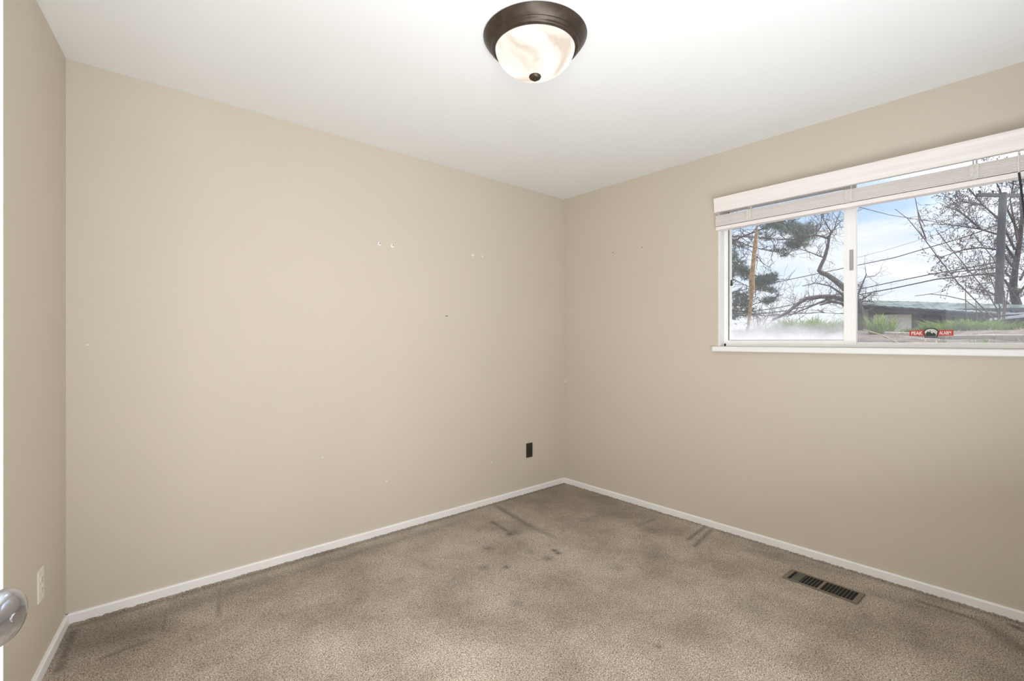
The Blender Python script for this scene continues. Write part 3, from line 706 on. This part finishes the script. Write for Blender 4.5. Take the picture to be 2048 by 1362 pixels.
# --- dried stalk
def stalk():
    base = gp(1497, 2.2, -0.02); s = (base - CAM).dot(FW)
    path = [(1497, 655, 3.0), (1499, 630, 3.2), (1502, 600, 4.0), (1504, 575, 6.2), (1503, 555, 6.0), (1506, 535, 5.0), (1509, 505, 4.8), (1511, 485, 4.6), (1513, 468, 3.2), (1514, 452, 1.2), (1515, 425, 0.8)]
    pts = [base] + [at(px, py, s) for px, py, r in path]; rd = [3 / F * s] + [r * 0.85 / F * s for _, _, r in path]
    t = thing('dried_stalk', 'tall brown dried flower stalk standing behind the left window pane', 'plant', base)
    k = MB(); k.tube(pts, rd, 10); k.build('stem', M['stalk'], t, smooth=True)
    rg = random.Random(5); k = MB()
    for i in range(620):
        u = rg.random() * 0.72 + 0.22; j = u * (len(pts) - 1); a = int(j); f = j - a
        if a >= len(pts) - 1: continue
        p = pts[a].lerp(pts[a + 1], f); r = rd[a] + (rd[a + 1] - rd[a]) * f
        an = rg.random() * 2 * PI; d = Vector((math.cos(an), math.sin(an), 0.5)).normalized()
        sd_ = d.cross(Vector((0, 0, 1))).normalized() * 0.004
        q_ = p + d * r * 0.8; e_ = p + d * (r * 1.05 + 0.006 * rg.random())
        k.add([q_ - sd_, q_ + sd_, e_, q_ + Vector((0, 0, 0.008))], [(0, 1, 2), (1, 3, 2), (3, 0, 2)])
    k.build('seed_pods', M['stalk'], t, fix=False)
stalk()

# --- trees
def wander(p, d, ln, n, rg, wob=0.25, up=0.0):
    pts = [p.copy()]; d = d.normalized()
    for i in range(n):
        d = (d + Vector((rg.gauss(0, 1), rg.gauss(0, 1), rg.gauss(0, 1))) * wob + Vector((0, 0, up))).normalized()
        pts.append(pts[-1] + d * ln / n)
    return pts
def grow(mb, p, d, ln, r, lev, rg, kids=4, wob=0.2, up=0.03, tips=None, spread=0.9, rmin=0.0035):
    pts = wander(p, d, ln, 5, rg, wob, up); n = len(pts)
    mb.tube(pts, [max(rmin, r * (1 - 0.7 * i / (n - 1))) for i in range(n)], 4 if lev < 2 else 5)
    if tips is not None and lev <= 1: tips.extend(pts[1:])
    if lev <= 0: return
    for j in range(kids):
        i = 1 + int(rg.random() * (n - 1)); i = min(i, n - 1)
        t = (pts[i] - pts[i - 1]).normalized()
        dd = (t + Vector((rg.gauss(0, 1), rg.gauss(0, 1), rg.gauss(0, 1))) * spread * 0.75).normalized()
        grow(mb, pts[i], dd, ln * (0.40 + 0.3 * rg.random()), r * 0.5, lev - 1, rg, kids, wob, up, tips, spread, rmin)

def crooked_tree():
    D = 9.0; rg = random.Random(21)
    def pa(l, d=D): return [at(x, y, d + dz) for x, y, dz in l]
    g0 = at(1722, 640, D); base = Vector((g0.x, g0.y, ground_z(g0.x, g0.y) - 0.05))
    t = thing('bare_tree', 'leafless tree with a crooked elbowed trunk behind the left pane', 'tree', base)
    mu = 1 / F * D
    k = MB()
    tr = [base] + pa([(1722, 640, 0), (1718, 620, 0), (1712, 603, 0), (1700, 585, 0), (1690, 577, 0), (1672, 562, 0), (1655, 550, 0), (1642, 545, 0), (1638, 541, 0), (1641, 533, 0), (1649, 516, 0), (1655, 495, 0), (1658, 478, 0), (1654, 473, 0)])
    k.tube(tr, [x * mu for x in (12, 9, 8.5, 8, 7, 6.5, 5.5, 5, 4.6, 4, 3.6, 3.3, 2.9, 2.2, 1.5)], 8); trunk = k.build('trunk', M['bark'], t, smooth=True)
    k = MB()
    limbs = [([(1716, 612, 0), (1706, 603, 0), (1690, 600, 0.2), (1668, 594, 0.3), (1640, 593, 0.4), (1612, 597, 0.4), (1595, 608, 0.4), (1578, 622, 0.3), (1562, 632, 0.2), (1545, 640, .2)], 6.0, 2.5),
             ([(1658, 478, 0), (1640, 472, 0), (1630, 470, .2), (1612, 474, .3)], 2.0, 0.7), ([(1658, 478, 0), (1662, 462, 0), (1655, 452, 0), (1646, 437, 0), (1648, 415, 0)], 1.7, .6),
             ([(1630, 470, .2), (1641, 455, .2), (1643, 435, .2), (1640, 415, .2)], 1.3, .5), ([(1657, 473, 0), (1667, 460, -.2), (1676, 448, -.2), (1690, 436, -.2)], 1.5, .5),
             ([(1718, 625, .2), (1700, 616, .2), (1680, 606, .3), (1662, 604, .3), (1640, 610, .3)], 4.0, 1.5), ([(1668, 594, .3), (1640, 605, .5), (1610, 618, .6), (1580, 630, .6)], 2.5, .8),
             ([(1695, 600, 0), (1680, 585, 0), (1660, 572, 0), (1632, 566, .1), (1605, 572, .1)], 2.2, .8), ([(1648, 515, 0), (1638, 512, 0), (1622, 505, .2), (1600, 498, .3), (1585, 500, .4)], 1.4, .5),
             ([(1712, 600, 0), (1720, 580, 0.1), (1728, 560, .2), (1733, 548, .2)], 2.5, .8), ([(1712, 605, 0), (1730, 596, 0), (1745, 585, 0.1)], 2, .6), ([(1715, 608, 0), (1728, 602, 0), (1748, 604, 0.1)], 2, .6)]
    for l, r0, r1 in limbs:
        p = pa(l); n = len(p); k = MB(); k.tube(p, [(r0 + (r1 - r0) * i / (n - 1)) * mu for i in range(n)], 6); k.build('limb', M['bark'], t, smooth=True)
    k = MB()
    for l, r0, r1 in limbs:
        p = pa(l)
        for i in range(1, len(p)):
            for j in range(3):
                d = Vector((rg.gauss(0, 1), rg.gauss(0, 1), rg.gauss(0.5, 0.8)))
                grow(k, p[i - 1].lerp(p[i], rg.random()), d, 0.2 + 0.22 * rg.random(), 0.006, 2, rg, 3, 0.25, 0.02, rmin=0.0015)
    k.build('twigs', M['twig'], t, fix=False)
crooked_tree()

def pine():
    D = 13.0; rg = random.Random(8)
    b0 = at(1432, 640, D); base = Vector((b0.x, b0.y, ground_z(b0.x, b0.y) - 0.1))
    t = thing('pine_tree', 'dark green pine tree with drooping boughs behind the left pane', 'tree', base)
    mu = D / F
    k = MB(); k.tube([base, at(1434, 600, D), at(1436, 520, D), at(1440, 440, D), at(1444, 340, D), at(1446, 280, D)], [0.22, 0.2, 0.17, 0.15, 0.12, 0.08], 10); k.build('trunk', M['pinebark'], t, smooth=True)
    boughs = [([(1440, 500), (1462, 488), (1480, 475), (1512, 463), (1545, 450)], 4.0, 2.0), ([(1438, 478), (1475, 472), (1500, 474), (1550, 478), (1600, 480)], 2.6, 1.0), ([(1437, 470), (1470, 480), (1500, 492), (1530, 500), (1570, 505)], 2.2, .8),
              ([(1440, 430), (1490, 430), (1540, 438), (1590, 455), (1630, 460)], 3.5, 1.2), ([(1437, 520), (1470, 525), (1500, 545), (1530, 560), (1552, 560)], 3.0, 1.2), ([(1436, 585), (1465, 586), (1490, 590), (1520, 596)], 2.0, .8),
              ([(1436, 610), (1470, 612), (1500, 610), (1540, 600), (1560, 590)], 2.0, .8), ([(1436, 620), (1480, 622), (1530, 632), (1580, 628), (1640, 625), (1690, 628)], 2.2, .8), ([(1436, 540), (1470, 560), (1500, 575), (1540, 585)], 1.8, .8),
              ([(1440, 455), (1470, 490), (1500, 500), (1520, 520)], 1.8, .7)]
    kb = MB()
    for l, r0, r1 in boughs:
        p = [at(x, y, D + rg.gauss(0, 0.25)) for x, y in l]; n = len(p)
        kb.tube(p, [(r0 + (r1 - r0) * i / (n - 1)) * mu * 0.6 for i in range(n)], 6)
        for i in range(1, n):
            for j in range(5): grow(kb, p[i - 1].lerp(p[i], rg.random()), Vector((rg.gauss(0, 1), rg.gauss(0, 1), rg.gauss(0, 0.5))), 0.45, 0.012, 1, rg, 3, 0.2, 0, rmin=0.004)
    kb.build('bough', M['pinebark'], t, fix=False)
    # needle tufts: (px, py, spread x, spread y, tufts)
    cl = [(1575, 455, 40, 14, 130), (1600, 470, 24, 16, 130), (1545, 448, 22, 10, 60), (1590, 490, 24, 10, 80), (1618, 462, 12, 16, 45), (1540, 475, 14, 8, 18), (1560, 500, 18, 5, 14), (1570, 510, 14, 5, 12),
          (1480, 535, 14, 14, 60), (1492, 548, 12, 10, 50), (1470, 512, 8, 12, 25), (1475, 490, 12, 5, 12), (1527, 560, 20, 9, 95), (1545, 556, 10, 10, 50), (1515, 572, 14, 8, 40), (1540, 580, 14, 6, 26), (1478, 590, 14, 7, 26),
          (1490, 604, 12, 12, 40), (1535, 603, 12, 8, 22), (1550, 597, 8, 6, 10), (1472, 610, 10, 12, 26), (1500, 625, 22, 10, 34), (1470, 630, 10, 10, 22), (1465, 545, 5, 16, 20), (1520, 470, 10, 6, 8), (1458, 470, 8, 8, 8)]
    k = MB()
    for px, py, sx, sy, n in cl:
        for i in range(int(n * 1.9)):
            c = at(px + rg.gauss(0, 0.5) * sx, py + rg.gauss(0, 0.5) * sy, D + rg.gauss(0, 0.5))
            ax = Vector((rg.gauss(0, 1), rg.gauss(0, 1), rg.gauss(0.4, 0.7))).normalized()
            for j in range(14):
                d = (ax + Vector((rg.gauss(0, 1), rg.gauss(0, 1), rg.gauss(0, 1))) * 0.55).normalized()
                s_ = d.orthogonal().normalized() * 0.0038; e_ = c + d * (0.07 + 0.06 * rg.random()); q_ = c + d * 0.01
                k.add([q_ - s_, q_ + s_, e_ + s_ * 0.6, e_ - s_ * 0.6], [(0, 1, 2, 3)])
    k.build('needles', M['needle'], t, fix=False)
pine()

def bush(name, label, px0, px1, py, D, n, ln, seed, m):
    rg = random.Random(seed); k = MB(); c = at((px0 + px1) / 2, py, D); c.z = ground_z(c.x, c.y)
    a, b_ = at(px0, py, D), at(px1, py, D)
    zt_ = c.z
    for i in range(n):
        p = a.lerp(b_, rg.random()); p.z = zt_ - 0.05
        grow(k, p, Vector((rg.gauss(0, 0.5), rg.gauss(0, 0.5), 1)), ln * (0.7 + 0.5 * rg.random()), 0.014, 3, rg, 3, 0.2, 0.02, spread=1.0, rmin=0.0025)
    return tag(k.build(name, m, fix=False), label, 'bush')
bush('bare_bush', 'tangled leafless bush beneath the pine boughs at the left pane', 1455, 1580, 650, 10.0, 9, 1.9, 4, M['twig'])

def right_tree():
    D = 23.0; rg = random.Random(33); mu = D / F
    b0 = at(2036, 640, D); base = Vector((b0.x, b0.y, ground_z(b0.x, b0.y) - 0.1))
    t = thing('budding_tree', 'leafless budding tree spreading around the utility pole', 'tree', base)
    k = MB(); k.tube([base, at(2038, 640, D), at(2034, 610, D), at(2026, 580, D), at(2030, 540, D), at(2040, 480, D), at(2046, 420, D)], [x * mu for x in (11, 9, 8, 6, 5, 4, 3)], 9)
    k.build('trunk', M['bark'], t, smooth=True)
    limbs = [[(2034, 600), (2010, 560), (1975, 548), (1930, 552), (1890, 556)], [(2030, 560), (1995, 535), (1950, 540), (1900, 545)], [(2030, 520), (1998, 470), (1960, 458), (1920, 452), (1880, 448)], [(2030, 500), (2000, 440), (1965, 410), (1940, 380), (1925, 360)],
             [(2030, 540), (2000, 500), (1960, 495), (1925, 500), (1880, 515)], [(2040, 470), (2015, 420), (2000, 380), (1985, 350)], [(2040, 560), (2060, 520), (2075, 470), (2090, 430)], [(1960, 458), (1935, 435), (1915, 420), (1895, 415)],
             [(1965, 410), (1935, 405), (1910, 402)], [(2034, 590), (2060, 560), (2085, 540)], [(2044, 440), (2040, 390), (2050, 350)], [(2020, 610), (1990, 590), (1970, 580), (1940, 578)], [(2035, 480), (2020, 400), (2030, 350)]]
    kt = MB(); tips = []
    for l in limbs:
        p = [at(x, y, D + rg.gauss(0, 0.35)) for x, y in l]; n = len(p)
        kl = MB(); kl.tube(p, [(2.3 - 1.6 * i / (n - 1)) * mu for i in range(n)], 5); kl.build('limb', M['bark'], t, smooth=True)
        for i in range(1, n):
            for j in range(6):
                d = (p[i] - p[i - 1]).normalized() * 0.8 + Vector((rg.gauss(0, 1), rg.gauss(0, 1), rg.gauss(0.35, 0.8)))
                grow(kt, p[i - 1].lerp(p[i], rg.random()), d, 0.6 + 0.6 * rg.random(), 0.013, 2, rg, 3, 0.22, 0.03, tips, rmin=0.006)
    kt.build('twigs', M['twig'], t, fix=False)
    kb = MB()
    for q in tips:
        if rg.random() < 0.35:
            r = 0.014 + 0.014 * rg.random(); d = Vector((rg.gauss(0, 1), rg.gauss(0, 1), rg.gauss(0, 1))) * 0.02; c = q + d
            kb.add([c + Vector((r, 0, 0)), c + Vector((0, r, 0)), c + Vector((-r, 0, 0)), c + Vector((0, -r, 0)), c + Vector((0, 0, r * 1.5)), c + Vector((0, 0, -r))], [(0, 1, 4), (1, 2, 4), (2, 3, 4), (3, 0, 4), (1, 0, 5), (2, 1, 5), (3, 2, 5), (0, 3, 5)])
    kb.build('buds', M['bud'], t, fix=False)
right_tree()
bush('bare_bush', 'leafless thicket of fine twigs under the crooked tree, behind the grass mound', 1590, 1700, 650, 10.5, 12, 1.7, 14, M['twig'])

# --- near leafless shrub with long canes
def canes():
    D = 5.4; rg = random.Random(15); base = gp(1990, 2.6, -0.03)
    t = thing('bare_shrub', 'leafless shrub with long thin canes arching left, near the right window edge', 'shrub', base)
    L_ = [[(1790, 418), (1815, 437), (1845, 473), (1880, 520), (1915, 565), (1950, 600), (1985, 635), (1998, 660)], [(1872, 460), (1890, 483), (1925, 525), (1945, 550), (1975, 585), (1995, 620), (1998, 660)],
          [(1940, 460), (1965, 490), (1985, 515), (2000, 545), (2010, 600), (2002, 660)], [(1960, 500), (1975, 540), (1990, 580), (2000, 615), (2000, 660)], [(1830, 592), (1860, 588), (1890, 591), (1930, 600), (1965, 625), (1980, 660)],
          [(1830, 395), (1835, 420), (1838, 440), (1852, 478)], [(1850, 452), (1842, 440), (1836, 424)], [(2030, 520), (2020, 560), (2012, 610), (2006, 660)], [(1932, 560), (1931, 590), (1932, 620), (1935, 660)], [(1951, 595), (1953, 620), (1955, 655)]]
    for i, l in enumerate(L_):
        p = [at(x, y, D + 0.1 * i - 0.5 + 0.0 * x) for x, y in l]
        k = MB(); n = len(p); k.tube(p, [0.0030 + 0.0045 * j / (n - 1) for j in range(n)], 5)
        for j in range(n - 1):
            if rg.random() < 0.7: grow(k, p[j], Vector((rg.gauss(0, 1), rg.gauss(0, 1), rg.gauss(0.3, .7))), 0.12 + .12 * rg.random(), 0.003, 1, rg, 2, 0.25, 0, rmin=0.0016)
        k.build('cane', M['twig'], t, fix=False)
canes()

# --- utility pole and wires
def pole():
    D = 20.0; mu = D / F
    b0 = at(1996, 640, D); base = Vector((b0.x, b0.y, ground_z(b0.x, b0.y) - 0.2))
    t = thing('utility_pole', 'weathered wooden utility pole with a crossarm beyond the roof', 'utility pole', base)
    k = MB(); k.tube([base, at(1997, 620, D), at(2002, 480, D), at(2006, 386, D)], [7.0 * mu, 6.8 * mu, 6.4 * mu, 6.0 * mu], 14); k.build('shaft', M['pole'], t, smooth=True)
    a = at(1957, 389, D - 0.4); b_ = at(2058, 390, D + 0.5); k = MB(); d = b_ - a; k.obox(a + Vector((0, 0, -0.06)), d, Vector((0.09, 0.09, 0)), (0, 0, 0.12)); arm = k.build('crossarm', M['pole'], t)
    for f in (0.04, 0.30, 0.72, 0.95):
        p = a + d * f + Vector((0.04, 0.04, 0.06)); k = MB(); k.lathe([(0.02, 0), (0.02, 0.05), (0.045, 0.06), (0.05, 0.09), (0.03, 0.13)], p, (0, 0, 1), 10); k.build('insulator', M['pole'], arm)
    k = MB(); k.tube([at(1990, 409, D), at(2003, 395, D - 0.2)], 0.02, 5); k.build('brace', M['pole'], t)
    return a, b_
pole()
def wire(l, d0, d1, r, label):
    n = len(l); pts = []
    ctrl = [at(x, y, d0 + (d1 - d0) * i / (n - 1)) for i, (x, y) in enumerate(l)]
    k = MB(); k.tube(ctrl, r, 5); tag(k.build('power_line', M['wire'], smooth=True), label, 'cable', 'overhead cables beyond the window')
wire([(1440, 590), (1560, 563), (1713, 531), (1790, 515), (1865, 493), (1930, 474), (2000, 448)], 30, 20, 0.022, 'black overhead cable meeting the pole highest, below its crossarm')
wire([(1440, 632), (1560, 615), (1720, 578), (1790, 563), (1870, 547), (1940, 535), (2000, 523)], 30, 20, 0.024, 'black overhead cable meeting the pole halfway up its shaft')
wire([(1440, 636), (1570, 622), (1720, 589), (1790, 576), (1870, 559), (1940, 551), (2000, 545)], 30, 20, 0.028, 'thick black overhead cable meeting the pole lowest')
wire([(1640, 395), (1713, 413), (1780, 430), (1850, 441), (1920, 450), (2000, 458)], 14, 20, 0.012, 'thin frayed cable sloping down to the right across the upper sky')
wire([(1715, 515), (1780, 498), (1870, 470), (1960, 430), (1985, 390)], 30, 20.5, 0.008, 'faint thin cable running up to the crossarm')

# --- neighbour's house
def house():
    D = 15.0
    def hp(px, py, d=D): return at(px, py, d)
    b0 = hp(1850, 640); gz = ground_z(b0.x, b0.y)
    t = thing('neighbour_house', 'low neighbouring house with ribbed metal roof and cream wall', 'house', (b0.x, b0.y, gz))
    # local frame: along the eave (roughly across the view) and away from us
    A = hp(1690, 607, 15.0); B = hp(2075, 632, 13.6)
    ea = (B - A); ea.z = 0; ln = ea.length; ea.normalize(); back = Vector((-ea.y, ea.x, 0))
    if back.dot(FW) < 0: back = -back
    up = Vector((0, 0, 1))
    zA, zB = A.z, B.z
    RA = hp(1650, 598, 19.5); RB = hp(2090, 611, 17.0)
    k = MB(); n = 110; thk = 0.05
    rows = []
    # roof skin with standing ribs running along the slope
    for i in range(n + 1):
        f = i / n; rib = 0.016 if i % 5 == 0 else 0.0
        e_ = A.lerp(B, f); r_ = RA.lerp(RB, f)
        rows.append((e_ + up * rib, r_ + up * rib, e_ - up * thk, r_ - up * thk))
    vs_ = [p for r in rows for p in r]; fs_ = []
    for i in range(n):
        o = i * 4; q = o + 4
        fs_ += [(o, q, q + 1, o + 1), (o + 2, o + 3, q + 3, q + 2), (o, o + 2, q + 2, q), (o + 1, q + 1, q + 3, o + 3)]
    fs_ += [(0, 1, 3, 2), (n * 4, n * 4 + 2, n * 4 + 3, n * 4 + 1)]
    k.add(vs_, fs_); roof = k.build('roof', M['metalroof'], t)
    k = MB(); k.obox(A - up * 0.17 + back * 0.02, B - A, back * 0.05, up * 0.14); k.build('fascia', M['fascia'], roof)
    # walls
    w0 = A + back * 0.7
    def wx(px): 
        s = hp(px, 630, 1.0) - CAM; s.z = 0
        # intersection of pixel column with the wall plane
        d = ray(px); f = (w0 - Vector((CAM.x, CAM.y, 0))).dot(back) / d.dot(back); p = CAM + d * f; return Vector((p.x, p.y, 0)), f
    def wz(py, f): return CAM.z + (H / 2 - py) / F * f
    def panel(name, m, x0, x1, y0, y1, off, par, th_=0.08):
        p0, f0 = wx(x0); p1, f1 = wx(x1); fm = (f0 + f1) / 2
        za = wz(y0, fm); zb_ = wz(y1, fm) if y1 is not None else gz - 0.1
        k = MB(); o = p0 - back * off; k.obox((o.x, o.y, zb_), p1 - p0, back * th_, (0, 0, za - zb_)); return k.build(name, m, par)
    wl = panel('wall', M['siding'], 1815, 2080, 617, None, 0.0, t)
    panel('wall', M['cream'], 1735, 1815, 612, None, -0.3, t)
    panel('cream_panel', M['cream'], 1737, 1815, 628, None, 0.25, t)
    panel('beam', M['fascia'], 1733, 1822, 623, 630, 0.30, t)
    panel('post', M['siding'], 1729, 1738, 610, None, 0.35, t)
    panel('back_wall', M['siding'], 1690, 1735, 609, 612, -0.2, t)
    for px in (1880, 1905, 1935, 1965, 1990, 2020):
        panel('batten', M['fascia'], px, px + 2, 619, None, 0.03, wl, 0.03)
    for px in (1846, 1925): panel('downpipe', M['fascia'], px, px + 4, 618, None, 0.08, t, 0.06)
house()
# white rails by the pole
k = MB(); D = 12.0
for y0, y1, x0 in ((641, 632, 1984), (630, 625, 2006)):
    a = at(x0, y0, D); b_ = at(2075, y1, D - 1.0); k.obox(a, b_ - a, Vector((0.05, 0.05, 0)), (0, 0, 0.055 if y0 > 635 else 0.03))
fr = thing('rail_fence', 'white two rail fence at the right edge of the window', 'fence', at(2010, 660, D))
k.build('rail', M['whitewood'], fr)
for px in (1998, 2035, 2068):
    a = at(px, 624, D - 0.5 * (px - 1984) / 90); k = MB(); g = ground_z(a.x, a.y); k.box((a.x - 0.03, a.y - 0.03, g - 0.05), (a.x + 0.03, a.y + 0.03, a.z + 0.03)); k.build('post', M['bark'], fr)

# unseen eave, added over the window to keep the sun off the glass
b = MB(); b.box((TH, -6, CEIL + 0.02), (1.10, 2, CEIL + 0.12)); struct(b.build('trim_shade_eave', M['trim']))
# sky light reaches the room through this opening (sampling aid only, gives no light itself)
pd = bpy.data.lights.new('window_portal', 'AREA'); pd.shape = 'RECTANGLE'; pd.size = WY0 - WY1; pd.size_y = WZ1 - WZ0; pd.cycles.is_portal = True
po = bpy.data.objects.new('window_portal', pd); COL.objects.link(po); po.location = (TH + 0.01, (WY0 + WY1) / 2, (WZ0 + WZ1) / 2); po.rotation_euler = (0, PI / 2, 0)
